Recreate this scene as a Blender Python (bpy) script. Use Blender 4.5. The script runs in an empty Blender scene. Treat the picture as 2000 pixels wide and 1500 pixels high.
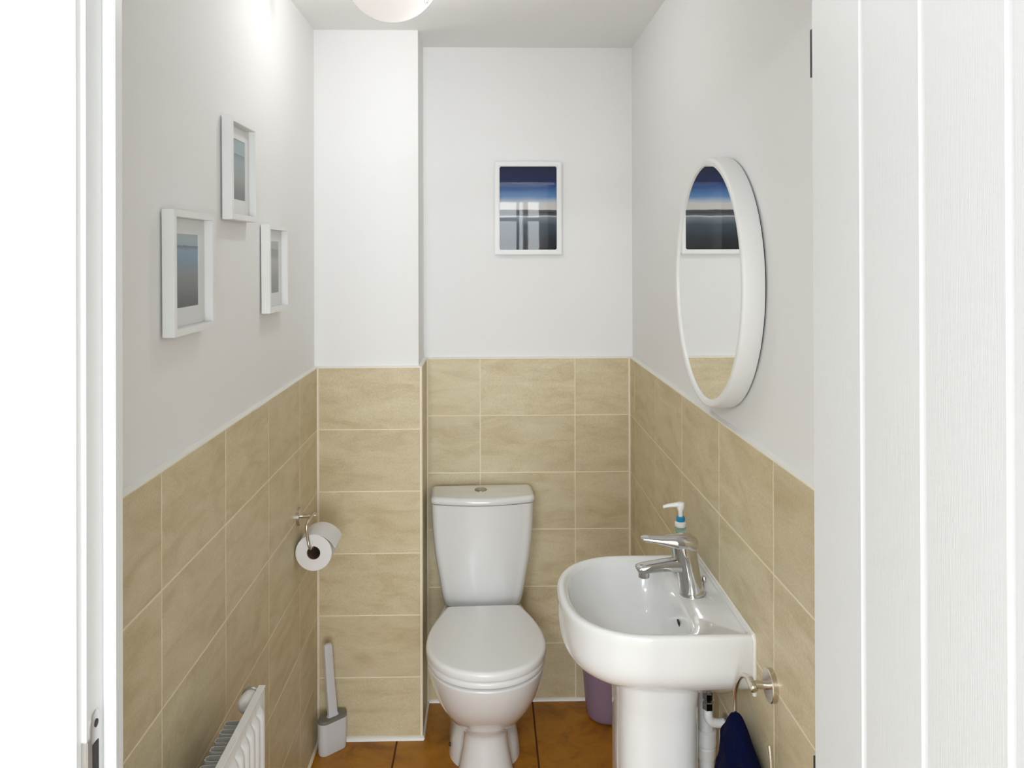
import bpy, bmesh, math, random
from mathutils import Vector, Matrix, noise
random.seed(7)
PI = math.pi
S = bpy.context.scene
COL = S.collection

# ------------------------------------------------------------------ camera
FPX, CX, CY, CAMZ = 1577.9593, 985.6378, 494.4634, 1.5636
Rv = Vector((0.99975279, -0.02209338, -0.00249999))
Uv = Vector((0.0024574, -0.00195477, 0.99999507))
Fv = Vector((0.02209816, 0.999754, 0.0019))
cam = bpy.data.cameras.new('camera'); co = bpy.data.objects.new('camera', cam); COL.objects.link(co)
m = Matrix.Identity(4)
for i in range(3):
    m[i][0], m[i][1], m[i][2] = Rv[i], Uv[i], -Fv[i]
m[2][3] = CAMZ
co.matrix_world = m
cam.sensor_fit = 'HORIZONTAL'; cam.sensor_width = 36
cam.lens = FPX / 2000 * 36
cam.shift_x = (1000 - CX) / 2000
cam.shift_y = -(750 - CY) / 2000
cam.clip_start = .02
S.camera = co

# ------------------------------------------------------------------ world, light, exposure
w = bpy.data.worlds.new('world'); S.world = w; w.use_nodes = True
bg = w.node_tree.nodes['Background']
bg.inputs['Color'].default_value = (.93, .97, 1, 1); bg.inputs['Strength'].default_value = 3.0

def area(name, loc, size, rot, energy, color=(1, 1, 1)):
    l = bpy.data.lights.new(name, 'AREA'); l.shape = 'RECTANGLE'
    l.size, l.size_y = size; l.energy = energy; l.color = color
    o = bpy.data.objects.new(name, l); COL.objects.link(o)
    o.location = loc; o.rotation_euler = rot
    return o
# daylight through the open doorway across the hall, and an added fill light under the hall ceiling
area('doorway_daylight', (.32, -3.22, 1.12), (2.1, 2.1), (PI/2, 0, 0), 112, (.875, .945, 1))
area('hall_fill', (-.72, -1.1, 2.27), (.6, .6), (0, 0, 0), 56, (.90, .95, 1))

S.view_settings.view_transform = 'Standard'; S.view_settings.look = 'None'
S.view_settings.gamma = 1; S.view_settings.use_curve_mapping = False
S.view_settings.exposure = 0.05

# ------------------------------------------------------------------ dimensions
XL, XR, XB = -.5477, .5029, -.2107          # tile faces: left, right, boxing's right side
DB, DF = 2.8348, 2.6194                      # tile faces: back wall, boxing front
T = .0115                                    # tile + adhesive
WL, WR, WBK, WBX = XL - T, XR + T, DB + T, DF + T
ZC = 2.2943
YH, YR = .905, .985                          # front wall: hall face, room face

# ------------------------------------------------------------------ helpers
def srgb(r, g, b):
    f = lambda c: (c/255)/12.92 if c/255 <= .04045 else ((c/255+.055)/1.055)**2.4
    return (f(r), f(g), f(b), 1)

def mat(name, color, rough=.5, metal=0, coat=0, bump=None, spec=.5):
    m = bpy.data.materials.new(name); m.use_nodes = True
    nt = m.node_tree; b = nt.nodes['Principled BSDF']
    b.inputs['Base Color'].default_value = color if len(color) == 4 else (*color, 1)
    b.inputs['Roughness'].default_value = rough; b.inputs['Metallic'].default_value = metal
    b.inputs['Coat Weight'].default_value = coat; b.inputs['Coat Roughness'].default_value = .04
    b.inputs['Specular IOR Level'].default_value = spec
    if bump:
        sc, st = bump[0], bump[1]
        tc = nt.nodes.new('ShaderNodeTexCoord'); mp = nt.nodes.new('ShaderNodeMapping')
        mp.inputs['Scale'].default_value = bump[2] if len(bump) > 2 else (1, 1, 1)
        n = nt.nodes.new('ShaderNodeTexNoise'); n.inputs['Scale'].default_value = sc; n.inputs['Detail'].default_value = 4
        bp = nt.nodes.new('ShaderNodeBump'); bp.inputs['Strength'].default_value = st; bp.inputs['Distance'].default_value = .002
        nt.links.new(tc.outputs['Object'], mp.inputs[0]); nt.links.new(mp.outputs[0], n.inputs['Vector'])
        nt.links.new(n.outputs['Fac'], bp.inputs['Height']); nt.links.new(bp.outputs[0], b.inputs['Normal'])
    return m

def ramp(nt, stops, interp='LINEAR'):
    r = nt.nodes.new('ShaderNodeValToRGB'); r.color_ramp.interpolation = interp
    e = r.color_ramp.elements
    while len(e) < len(stops): e.new(.5)
    for el, (p, c) in zip(e, stops): el.position = p; el.color = c
    return r

def stone(name, base, dark, light, scale, stretch, rough, bump, var=.06):
    m = bpy.data.materials.new(name); m.use_nodes = True
    nt = m.node_tree; b = nt.nodes['Principled BSDF']; L = nt.links.new
    tc = nt.nodes.new('ShaderNodeTexCoord'); oi = nt.nodes.new('ShaderNodeObjectInfo')
    off = nt.nodes.new('ShaderNodeVectorMath'); off.operation = 'MULTIPLY_ADD'
    L(oi.outputs['Random'], off.inputs[0]); off.inputs[1].default_value = (37, 53, 71); L(tc.outputs['Object'], off.inputs[2])
    mp = nt.nodes.new('ShaderNodeMapping'); mp.inputs['Scale'].default_value = stretch; L(off.outputs[0], mp.inputs[0])
    n1 = nt.nodes.new('ShaderNodeTexNoise'); n1.inputs['Scale'].default_value = scale; n1.inputs['Detail'].default_value = 6; n1.inputs['Roughness'].default_value = .62; n1.inputs['Distortion'].default_value = .6
    L(mp.outputs[0], n1.inputs['Vector'])
    n2 = nt.nodes.new('ShaderNodeTexNoise'); n2.inputs['Scale'].default_value = 260; n2.inputs['Detail'].default_value = 3
    L(off.outputs[0], n2.inputs['Vector'])
    r = ramp(nt, [(.28, dark), (.5, base), (.74, light)]); L(n1.outputs['Fac'], r.inputs[0])
    sp = nt.nodes.new('ShaderNodeMixRGB'); sp.blend_type = 'MULTIPLY'; sp.inputs[0].default_value = .35
    r2 = ramp(nt, [(.3, (.62, .62, .62, 1)), (.62, (1.0, 1.0, 1.0, 1))]); L(n2.outputs['Fac'], r2.inputs[0])
    L(r.outputs[0], sp.inputs[1]); L(r2.outputs[0], sp.inputs[2])
    hv = nt.nodes.new('ShaderNodeHueSaturation'); L(sp.outputs[0], hv.inputs['Color'])
    mr = nt.nodes.new('ShaderNodeMapRange'); mr.inputs[3].default_value = 1-var; mr.inputs[4].default_value = 1+var
    L(oi.outputs['Random'], mr.inputs[0]); L(mr.outputs[0], hv.inputs['Value'])
    L(hv.outputs[0], b.inputs['Base Color']); b.inputs['Roughness'].default_value = rough
    bp = nt.nodes.new('ShaderNodeBump'); bp.inputs['Strength'].default_value = bump; bp.inputs['Distance'].default_value = .001
    L(n1.outputs['Fac'], bp.inputs['Height']); L(bp.outputs[0], b.inputs['Normal'])
    return m

def thin_glass(name, ior=1.5):
    m = bpy.data.materials.new(name); m.use_nodes = True; nt = m.node_tree; L = nt.links.new
    nt.nodes.remove(nt.nodes['Principled BSDF']); out = nt.nodes['Material Output']
    t = nt.nodes.new('ShaderNodeBsdfTransparent'); g = nt.nodes.new('ShaderNodeBsdfGlossy'); g.inputs['Roughness'].default_value = .02
    f = nt.nodes.new('ShaderNodeFresnel'); f.inputs['IOR'].default_value = ior
    mx = nt.nodes.new('ShaderNodeMixShader'); 
    ge = nt.nodes.new('ShaderNodeNewGeometry'); sb = nt.nodes.new('ShaderNodeMath'); sb.operation = 'SUBTRACT'; sb.inputs[0].default_value = 1; L(ge.outputs['Backfacing'], sb.inputs[1])
    ml = nt.nodes.new('ShaderNodeMath'); ml.operation = 'MULTIPLY'; L(f.outputs[0], ml.inputs[0]); L(sb.outputs[0], ml.inputs[1])
    L(ml.outputs[0], mx.inputs[0]); L(t.outputs[0], mx.inputs[1]); L(g.outputs[0], mx.inputs[2])
    L(mx.outputs[0], out.inputs['Surface'])
    return m

def art(name, stops, hill, hcol, noise=.03, side=None):
    """a printed seascape: bands of colour up the sheet, a hill line, soft clouds (flat print)"""
    m = bpy.data.materials.new(name); m.use_nodes = True; nt = m.node_tree; b = nt.nodes['Principled BSDF']; L = nt.links.new
    tc = nt.nodes.new('ShaderNodeTexCoord'); sx = nt.nodes.new('ShaderNodeSeparateXYZ'); L(tc.outputs['UV'], sx.inputs[0])
    mp = nt.nodes.new('ShaderNodeMapping'); mp.inputs['Scale'].default_value = (2.2, 7, 1); L(tc.outputs['UV'], mp.inputs[0])
    n = nt.nodes.new('ShaderNodeTexNoise'); n.inputs['Scale'].default_value = 1.4; n.inputs['Detail'].default_value = 5; L(mp.outputs[0], n.inputs['Vector'])
    mu = nt.nodes.new('ShaderNodeMath'); mu.operation = 'MULTIPLY_ADD'; mu.inputs[1].default_value = noise*2; L(n.outputs['Fac'], mu.inputs[0])
    ad = nt.nodes.new('ShaderNodeMath'); ad.operation = 'SUBTRACT'; ad.inputs[1].default_value = noise; L(sx.outputs['Y'], ad.inputs[0]); L(ad.outputs[0], mu.inputs[2])
    r = ramp(nt, stops); L(mu.outputs[0], r.inputs[0])
    # the hill: v between a base line and a wavy top
    n3 = nt.nodes.new('ShaderNodeTexNoise'); n3.noise_dimensions = '1D'; n3.inputs['Scale'].default_value = 3.5; n3.inputs['Detail'].default_value = 3; L(sx.outputs['X'], n3.inputs['W'])
    h = nt.nodes.new('ShaderNodeMath'); h.operation = 'MULTIPLY_ADD'; h.inputs[1].default_value = hill[1]; h.inputs[2].default_value = hill[0]-hill[1]*.4; L(n3.outputs['Fac'], h.inputs[0])
    lt = nt.nodes.new('ShaderNodeMath'); lt.operation = 'LESS_THAN'; L(sx.outputs['Y'], lt.inputs[0]); L(h.outputs[0], lt.inputs[1])
    fade = nt.nodes.new('ShaderNodeMapRange'); fade.inputs[1].default_value = hill[0]-hill[2]; fade.inputs[2].default_value = hill[0]; L(sx.outputs['Y'], fade.inputs[0])
    mm = nt.nodes.new('ShaderNodeMath'); mm.operation = 'MULTIPLY'; L(lt.outputs[0], mm.inputs[0]); L(fade.outputs[0], mm.inputs[1])
    mx = nt.nodes.new('ShaderNodeMixRGB'); mx.inputs[2].default_value = hcol; L(mm.outputs[0], mx.inputs[0]); L(r.outputs[0], mx.inputs[1])
    L(mx.outputs[0], b.inputs['Base Color']); b.inputs['Roughness'].default_value = .6; b.inputs['Specular IOR Level'].default_value = .2
    return m

def obj(name, bm, material, parent=None, smooth=False, angle=40):
    me = bpy.data.meshes.new(name); bm.normal_update(); bm.to_mesh(me); bm.free()
    o = bpy.data.objects.new(name, me); COL.objects.link(o)
    if material: me.materials.append(material)
    if smooth:
        for p in me.polygons: p.use_smooth = True
        if angle < 179: me.set_sharp_from_angle(angle=math.radians(angle))
    if parent: o.parent = parent
    return o

def tag(o, label=None, cat=None, group=None, kind=None):
    if label: o['label'] = label
    if cat: o['category'] = cat
    if group: o['group'] = group
    if kind: o['kind'] = kind
    return o

def thing(name, label, cat, loc=(0, 0, 0), rz=0, group=None, kind=None):
    o = bpy.data.objects.new(name, None); COL.objects.link(o); o.empty_display_size = .05
    o.location = loc; o.rotation_euler = (0, 0, rz)
    return tag(o, label, cat, group, kind)

def struct(name, bm, material, label, parent=None, smooth=False):
    return tag(obj(name, bm, material, parent, smooth), label, None, None, 'structure')

def box(bm, x0, x1, y0, y1, z0, z1):
    v = [bm.verts.new((x, y, z)) for x in (x0, x1) for y in (y0, y1) for z in (z0, z1)]
    for f in ((0, 1, 3, 2), (4, 6, 7, 5), (0, 4, 5, 1), (2, 3, 7, 6), (0, 2, 6, 4), (1, 5, 7, 3)):
        bm.faces.new([v[i] for i in f])
    return bm

def bbox(x0, x1, y0, y1, z0, z1, bev=0, seg=2):
    bm = bmesh.new(); box(bm, x0, x1, y0, y1, z0, z1)
    if bev: bmesh.ops.bevel(bm, geom=bm.edges[:], offset=bev, segments=seg, affect='EDGES', profile=.5)
    return bm

def loft(bm, rings, cap0=True, cap1=True, closed=True):
    vs = [[bm.verts.new(p) for p in r] for r in rings]
    n = len(vs[0])
    for a, b in zip(vs, vs[1:]):
        for i in range(n if closed else n-1):
            j = (i+1) % n
            bm.faces.new((a[i], a[j], b[j], b[i]))
    if cap0: bm.faces.new(vs[0][::-1])
    if cap1: bm.faces.new(vs[-1])
    return vs

def fixn(bm):
    bmesh.ops.recalc_face_normals(bm, faces=bm.faces[:]); return bm

def lathe(bm, prof, n=32, axis='Z', c=(0, 0, 0), cap=True):
    """prof: (radius, height) along axis"""
    rings = []
    for r, h in prof:
        ring = []
        for i in range(n):
            a = 2*PI*i/n; p, q = r*math.cos(a), r*math.sin(a)
            v = {'Z': (p, q, h), 'X': (h, p, q), 'Y': (q, h, p)}[axis]
            ring.append((v[0]+c[0], v[1]+c[1], v[2]+c[2]))
        rings.append(ring)
    loft(bm, rings, cap, cap); return bm

def catmull(pts, k=8):
    out = []
    P = [pts[0]] + list(pts) + [pts[-1]]
    for i in range(1, len(P)-2):
        p0, p1, p2, p3 = [Vector(q) for q in P[i-1:i+3]]
        for j in range(k):
            t = j/k
            out.append(.5*((2*p1) + (p2-p0)*t + (2*p0-5*p1+4*p2-p3)*t*t + (3*p1-p0-3*p2+p3)*t**3))
    out.append(Vector(pts[-1])); return out

def tube(bm, path, r, n=12, closed=False):
    path = [Vector(p) for p in path]; rings = []; up = None; N = len(path)
    for i, p in enumerate(path):
        if closed: d = path[(i+1) % N]-path[i-1]
        else: d = path[min(i+1, N-1)]-path[max(i-1, 0)]
        d.normalize()
        if up is None:
            up = d.orthogonal().normalized()
        up = (up - d*up.dot(d)).normalized(); s = d.cross(up)
        rr = r[i] if isinstance(r, (list, tuple)) else r
        rings.append([p + rr*(math.cos(2*PI*k/n)*up + math.sin(2*PI*k/n)*s) for k in range(n)])
    if closed:
        rings.append(rings[0]); loft(bm, rings, False, False); bmesh.ops.remove_doubles(bm, verts=bm.verts[:], dist=1e-6)
    else: loft(bm, rings)
    return fixn(bm)

def bar(bm, a, b, r, n=16):
    return tube(bm, [a, b], r, n)

def sweep_profile(bm, prof, p0, p1, ex, ey):
    """extrude a closed 2-D profile (u,v) along p0->p1 with u along ex, v along ey"""
    p0, p1, ex, ey = map(Vector, (p0, p1, ex, ey))
    loft(bm, [[p0 + ex*u + ey*v for u, v in prof], [p1 + ex*u + ey*v for u, v in prof]])
    return fixn(bm)

def quarter(r, n=4, bulge=.55):
    """sealant bead profile in a corner"""
    return [(0, 0), (r, 0)] + [(r*(1-t)+ -0*t + bulge*r*.35*math.sin(PI*t), r*t + bulge*r*.35*math.sin(PI*t)) for t in [i/n for i in range(1, n)]] + [(0, r)]

# ------------------------------------------------------------------ materials
M = {}
M['paint'] = mat('wall_paint', (.90, .895, .885), .7, bump=(420, .03))
M['hallpaint'] = mat('hall_wall_paint', (.55, .54, .52), .8)
M['ceil'] = mat('ceiling_paint', (.95, .945, .93), .85)
M['gloss'] = mat('white_gloss_paint', (.78, .78, .772), .35, bump=(90, .03, (1, 1, .05)))
M['door'] = mat('door_paint', (.715, .717, .715), .45, bump=(160, .16, (6, 6, .12)))
M['tile'] = stone('beige_stone_tile', srgb(217, 202, 165), srgb(200, 182, 142), srgb(226, 213, 180), 6.5, (1, 1, 3.2), .42, .12, .035)
M['grout'] = mat('cream_grout', srgb(246, 234, 208), .8)
M['seal'] = mat('white_sealant', (.88, .86, .81), .35)
M['corner'] = mat('cream_corner_trim', srgb(244, 232, 208), .4)
M['floor'] = stone('brown_floor_tile', srgb(182, 118, 20), srgb(122, 72, 10), srgb(198, 138, 38), 9, (1, 1, 1), .38, .2, .05)
M['fgrout'] = mat('brown_floor_grout', srgb(92, 58, 26), .8)
M['ceramic'] = mat('white_ceramic', (.815, .815, .81), .12, coat=.6)
M['plastic'] = mat('white_plastic', (.86, .86, .86), .3)
M['seat'] = mat('white_seat_plastic', (.88, .88, .875), .22)
M['chrome'] = mat('chrome', (.60, .595, .59), .07, 1)
M['button'] = mat('dark_chrome_button', (.42, .39, .33), .18, 1)
M['nickel'] = mat('brushed_nickel', (.62, .57, .50), .24, 1)
M['steel'] = mat('satin_steel', (.55, .54, .53), .3, 1)
M['dark'] = mat('dark_recess', (.02, .018, .016), .6)
M['frame'] = mat('white_frame', (.88, .88, .87), .38)
M['mat_board'] = mat('mount_card', (.80, .80, .79), .8)
M['mirror'] = mat('mirror_silver', (.93, .94, .93), .005, 1)
M['glass'] = thin_glass('picture_glass', 1.5)
M['thin'] = thin_glass('small_picture_glass', 1.35)
M['radiator'] = mat('radiator_enamel', (.87, .87, .865), .3)
M['fin'] = mat('radiator_fin', (.66, .665, .65), .45)
M['navy'] = mat('navy_towelling', srgb(9, 15, 52), .95, bump=(700, .9), spec=.1)
M['grey'] = mat('grey_brush_plastic', (.72, .73, .75), .4)
M['dgrey'] = mat('dark_grey_lid', srgb(128, 122, 116), .5)
M['paper'] = mat('tissue_paper', (.88, .87, .87), .95, bump=(300, .15), spec=.1)
M['card'] = mat('cardboard_core', srgb(120, 96, 74), .9)
M['copper'] = mat('copper_pipe', (.45, .26, .14), .4, 1)
M['hallfloor'] = mat('hall_carpet', srgb(190, 180, 165), .95, bump=(400, .4))
def shade_mat():
    """thin glass shade: mostly see-through, a little milky, glossy"""
    m = bpy.data.materials.new('milky_glass_shade'); m.use_nodes = True; nt = m.node_tree; L = nt.links.new
    nt.nodes.remove(nt.nodes['Principled BSDF']); out = nt.nodes['Material Output']
    t = nt.nodes.new('ShaderNodeBsdfTransparent'); t.inputs[0].default_value = (.97, .95, .94, 1)
    d = nt.nodes.new('ShaderNodeBsdfTranslucent'); d.inputs[0].default_value = (.9, .87, .85, 1)
    dm = nt.nodes.new('ShaderNodeBsdfDiffuse'); dm.inputs[0].default_value = (.86, .83, .82, 1)
    dd = nt.nodes.new('ShaderNodeMixShader'); dd.inputs[0].default_value = .012; L(dm.outputs[0], dd.inputs[1]); L(d.outputs[0], dd.inputs[2])
    g = nt.nodes.new('ShaderNodeBsdfGlossy'); g.inputs['Roughness'].default_value = .3
    lw = nt.nodes.new('ShaderNodeLayerWeight'); lw.inputs['Blend'].default_value = .06
    m1 = nt.nodes.new('ShaderNodeMixShader'); m1.inputs[0].default_value = .055; L(t.outputs[0], m1.inputs[1]); L(dd.outputs[0], m1.inputs[2])
    ge = nt.nodes.new('ShaderNodeNewGeometry'); fr = nt.nodes.new('ShaderNodeMath'); fr.operation = 'SUBTRACT'; fr.use_clamp = True; L(lw.outputs['Fresnel'], fr.inputs[0]); L(ge.outputs['Backfacing'], fr.inputs[1])
    m2 = nt.nodes.new('ShaderNodeMixShader'); L(fr.outputs[0], m2.inputs[0]); L(m1.outputs[0], m2.inputs[1]); L(g.outputs[0], m2.inputs[2])
    L(m2.outputs[0], out.inputs['Surface']); return m
M['dome'] = shade_mat()
def clear(name, color, rough, alpha_trans):
    m = mat(name, color, rough)
    b = m.node_tree.nodes['Principled BSDF']; b.inputs['Transmission Weight'].default_value = alpha_trans; b.inputs['IOR'].default_value = 1.2
    return m
M['purple'] = clear('translucent_purple_plastic', srgb(178, 152, 176), .25, .3)
M['bottle'] = clear('clear_green_bottle', srgb(190, 222, 212), .08, .75)
M['teal'] = mat('teal_collar', srgb(20, 140, 185), .35)
M['pump'] = mat('white_pump', (.86, .86, .84), .3)

# ------------------------------------------------------------------ the room shell
def grid_tiles(wall, mats, cols, rows, place, rz, gap=.0032, thick=.008):
    """cols/rows: lists of (lo,hi) along the wall and upwards; one object per tile, mesh shared by size"""
    cache = grid_tiles.cache
    for (a0, a1) in cols:
        for (z0, z1) in rows:
            key = (round(a1-a0, 4), round(z1-z0, 4))
            if key not in cache:
                w_, h_ = a1-a0-gap, z1-z0-gap
                bm = bmesh.new(); e = .0006
                rings = [[(-w_/2, 0, -h_/2), (w_/2, 0, -h_/2), (w_/2, 0, h_/2), (-w_/2, 0, h_/2)]]
                rings.append([(x, -thick+e, z) for x, _, z in rings[0]])
                rings.append([(x-math.copysign(e, x), -thick, z-math.copysign(e, z)) for x, _, z in rings[0]])
                loft(bm, rings); fixn(bm)
                me = bpy.data.meshes.new('tile'); bm.to_mesh(me); bm.free(); me.materials.append(mats); cache[key] = me
            o = bpy.data.objects.new('tile', cache[key]); COL.objects.link(o); o.parent = wall
            o.location = place((a0+a1)/2, (z0+z1)/2); o.rotation_euler = (0, 0, rz)
grid_tiles.cache = {}
ROWS = [(i*.2, (i+1)*.2) for i in range(6)]
G = .0068                                    # grout face sits this far off the tile backs' plane
th = .008

wl = struct('wall_left', box(bmesh.new(), WL-.1, WL, YR, WBK+.1, 0, ZC), M['paint'], 'white painted left wall above beige tiles')
obj('grout', box(bmesh.new(), WL, XL-.0006, YR, DF, 0, 1.2), M['grout'], wl)
lj = [YR, 1.0388, 1.3721, 1.7054, 2.0388, 2.3721, DF-.003]
grid_tiles(wl, M['tile'], list(zip(lj, lj[1:])), ROWS, lambda a, z: (XL-th, a, z), PI/2)

wr = struct('wall_right', box(bmesh.new(), WR, WR+.1, YR, WBK+.1, 0, ZC), M['paint'], 'white painted right wall above beige tiles')
obj('grout', box(bmesh.new(), XR+.0006, WR, YR, DB, 0, 1.2), M['grout'], wr)
rj = [YR, 1.0781, 1.4114, 1.7447, 2.0781, 2.4114, 2.7447, DB-.003]
grid_tiles(wr, M['tile'], list(zip(rj, rj[1:])), ROWS, lambda a, z: (XR+th, a, z), -PI/2)

wb = struct('wall_back', box(bmesh.new(), XB-.03, WR, WBK, WBK+.1, 0, ZC), M['paint'], 'white painted back wall above beige tiles')
obj('grout', box(bmesh.new(), XB-.02, XR, DB+.0006, WBK, 0, 1.2), M['grout'], wb)
bj = [XB+.003, -.0248, .3085, XR-.003]
grid_tiles(wb, M['tile'], list(zip(bj, bj[1:])), ROWS, lambda a, z: (a, DB+th, z), 0)

wx = struct('wall_boxing', box(bmesh.new(), WL, XB-T, WBX, WBK, 0, ZC), M['paint'], 'boxed-in pipe casing, white above beige tiles, in the back left corner')
bm = box(bmesh.new(), XL, XB-.0006, DF+.0006, WBX, 0, 1.2); box(bm, XB-T, XB-.0006, WBX, DB, 0, 1.2)
obj('grout', bm, M['grout'], wx)
grid_tiles(wx, M['tile'], [(XL+.003, XB-.006)], ROWS, lambda a, z: (a, DF+th, z), 0)
grid_tiles(wx, M['tile'], [(DF+.006, DB-.003)], ROWS, lambda a, z: (XB-th, a, z), PI/2)

# floor: brown tiles in the toilet, carpet in the hall
fl = struct('floor', box(bmesh.new(), WL-.1, WR+.1, YR-.07, WBK+.1, -.05, -.0035), M['fgrout'], 'brown tiled floor of the toilet')
fx = [WL, -.293, .1555, WR]; fy = [YR-.06, 1.05, 1.50, 1.95, 2.40, WBK]
fc = {}
for a0, a1 in zip(fx, fx[1:]):
    for b0, b1 in zip(fy, fy[1:]):
        o = obj('tile', bbox(-(a1-a0)/2+.0025, (a1-a0)/2-.0025, -(b1-b0)/2+.0025, (b1-b0)/2-.0025, -.008, 0, .0012, 1), M['floor'], fl)
        o.location = ((a0+a1)/2, (b0+b1)/2, 0)
HX0, HX1, HY = -1.5, 2.2, -3.3
struct('floor_hall', box(bmesh.new(), HX0, HX1, HY, YR-.07, -.05, 0), M['hallfloor'], 'carpeted hall floor outside the doorway')
struct('ceiling', box(bmesh.new(), WL-.1, WR+.1, YR, WBK+.1, ZC, ZC+.1), M['ceil'], 'plain white ceiling of the toilet')
struct('ceiling_hall', box(bmesh.new(), HX0, HX1, HY, YR, ZC+.02, ZC+.1), M['ceil'], 'plain white hall ceiling')

# front wall with the doorway, and the hall around the camera
JL, JR, JT = -.444, .410, 2.0                # lining faces
bm = bmesh.new()
box(bm, HX0, JL-.028, YH, YR, 0, ZC+.02); box(bm, JR+.028, HX1, YH, YR, 0, ZC+.02); box(bm, JL-.028, JR+.028, YH, YR, JT+.028, ZC+.02)
struct('wall_front', bm, M['paint'], 'wall with the doorway the picture is taken through')
struct('wall_hall_left', box(bmesh.new(), HX0-.1, HX0, HY, YR, 0, ZC+.02), M['hallpaint'], 'left end wall of the hall')
struct('wall_hall_right', box(bmesh.new(), HX1, HX1+.1, HY, YR, 0, ZC+.02), M['hallpaint'], 'right end wall of the hall')
OX0, OX1, OZ = -.75, 1.39, 2.2               # doorway across the hall
bm = bmesh.new()
box(bm, HX0, OX0, HY-.1, HY, 0, ZC+.02); box(bm, OX1, HX1, HY-.1, HY, 0, ZC+.02); box(bm, OX0, OX1, HY-.1, HY, OZ, ZC+.02)
struct('wall_hall_back', bm, M['hallpaint'], 'hall wall behind the camera with an open bright doorway')
bm = bmesh.new()
for k, (wd, pr) in enumerate(((.07, .012), (.045, .02), (.015, .026))):
    box(bm, OX0-wd, OX0, HY, HY+pr, 0, OZ+wd); box(bm, OX1, OX1+wd, HY, HY+pr, 0, OZ+wd); box(bm, OX0, OX1, HY, HY+pr, OZ, OZ+wd)
struct('trim_1', bm, M['gloss'], 'white architrave of the doorway across the hall')

wn = thing('invented_window_1', 'invented white glazed frame across the hall, shaping reflections from behind the camera', None, (0, HY+.12, 0), 0, None, 'structure')  # invented frame, its bars added to break up the reflected daylight
for x0, x1, z0, z1 in ((OX0, OX0+.06, 0, OZ), (OX1-.06, OX1, 0, OZ), (OX0+.06, OX1-.06, OZ-.06, OZ), (OX0+.06, OX1-.06, 0, .10), (.325, .355, .10, OZ-.06), (.395, .45, .10, OZ-.06), (-.25, -.19, .10, OZ-.06), (.95, 1.01, .10, OZ-.06), (OX0+.06, .325, 1.93, 1.97), (.45, OX1-.06, 1.93, 1.97)):
    obj('frame_bar', bbox(x0, x1, 0, .035, z0, z1, .003, 1), M['gloss'], wn)

# lining, stop and architrave of the near doorway
bm = bmesh.new()
box(bm, JL-.028, JL, YH, YR, 0, JT); box(bm, JR, JR+.028, YH, YR, 0, JT); box(bm, JL-.028, JR+.028, YH, YR, JT, JT+.028)
struct('trim_2', bm, M['gloss'], 'white door lining around the doorway')
bm = bmesh.new()
box(bm, JL, JL+.0147, .943, .9627, 0, JT-.0147); box(bm, JR-.0147, JR, .943, .9627, 0, JT-.0147); box(bm, JL, JR, .943, .9627, JT-.0147, JT)
bmesh.ops.bevel(bm, geom=[e for e in bm.edges if abs(e.verts[0].co.z-e.verts[1].co.z) > .5], offset=.0012, segments=2, affect='EDGES')
struct('trim_3', bm, M['gloss'], 'white planted door stop inside the door lining')
# architrave moulding: (distance from the inner edge, projection)
ap = [(0, 0), (0, .011), (.0015, .0125), (.012, .0130), (.0135, .0105), (.018, .0112), (.026, .0122), (.034, .0138), (.040, .0158), (.0425, .0165), (.0445, .0185), (.052, .0190), (.060, .0175), (.066, .0130), (.068, .008), (.068, 0)]
def architrave(bm, x, sgn, top):
    sweep_profile(bm, ap, (x, YH, 0), (x, YH, top), (sgn, 0, 0), (0, -1, 0))
bm = bmesh.new()
architrave(bm, JL-.0055, -1, JT+.07); architrave(bm, JR+.0055, 1, JT+.07)
sweep_profile(bm, ap, (JL-.0055, YH, JT+.0055), (JR+.0055, YH, JT+.0055), (0, 0, 1), (0, -1, 0))
struct('trim_4', bm, M['gloss'], 'white moulded architrave around the near doorway')

# strike plate on the left lining
bm = bmesh.new()
def plate_outline(hw, z0, z1, n=10):
    pts = [(-hw, z0), (hw, z0)]
    for i in range(n+1):
        a = PI*i/n; pts.append((hw*math.cos(a), z1-hw+hw*math.sin(a)))
    return pts
sp = thing('strike_plate', 'metal strike plate on the left door lining at the bottom edge', 'strike plate', (JL, .9225, .95))
ol = plate_outline(.0115, 0, .1005)
loft(bm, [[(0.0, u, v) for u, v in ol], [(.0014, u, v) for u, v in ol], [(.0018, u*.93, v-.0004) for u, v in ol]]); fixn(bm)
obj('plate', bm, M['steel'], sp)
bm = bmesh.new(); lathe(bm, [(.0045, .0016), (.0045, .0022), (.003, .0024)], 16, 'X', (0, .001, .0862)); obj('screw', bm, M['dark'], sp)
obj('latch_hole', bbox(.0016, .0024, -.0075, .0060, .010, .066, .0003, 1), M['dark'], sp)
bm = bmesh.new()
pts = [(.0016, -.0105), (.0016, -.0175), (-.0005, -.0190), (-.0045, -.0192), (-.0190, -.0192), (-.0190, -.0178), (-.0045, -.0178), (-.0008, -.0172), (.0003, -.0165), (.0003, -.0105)]
loft(bm, [[(u, v, -.02) for u, v in pts], [(u, v, .0745) for u, v in pts]]); fixn(bm)
obj('lip', bm, M['steel'], sp)

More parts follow.
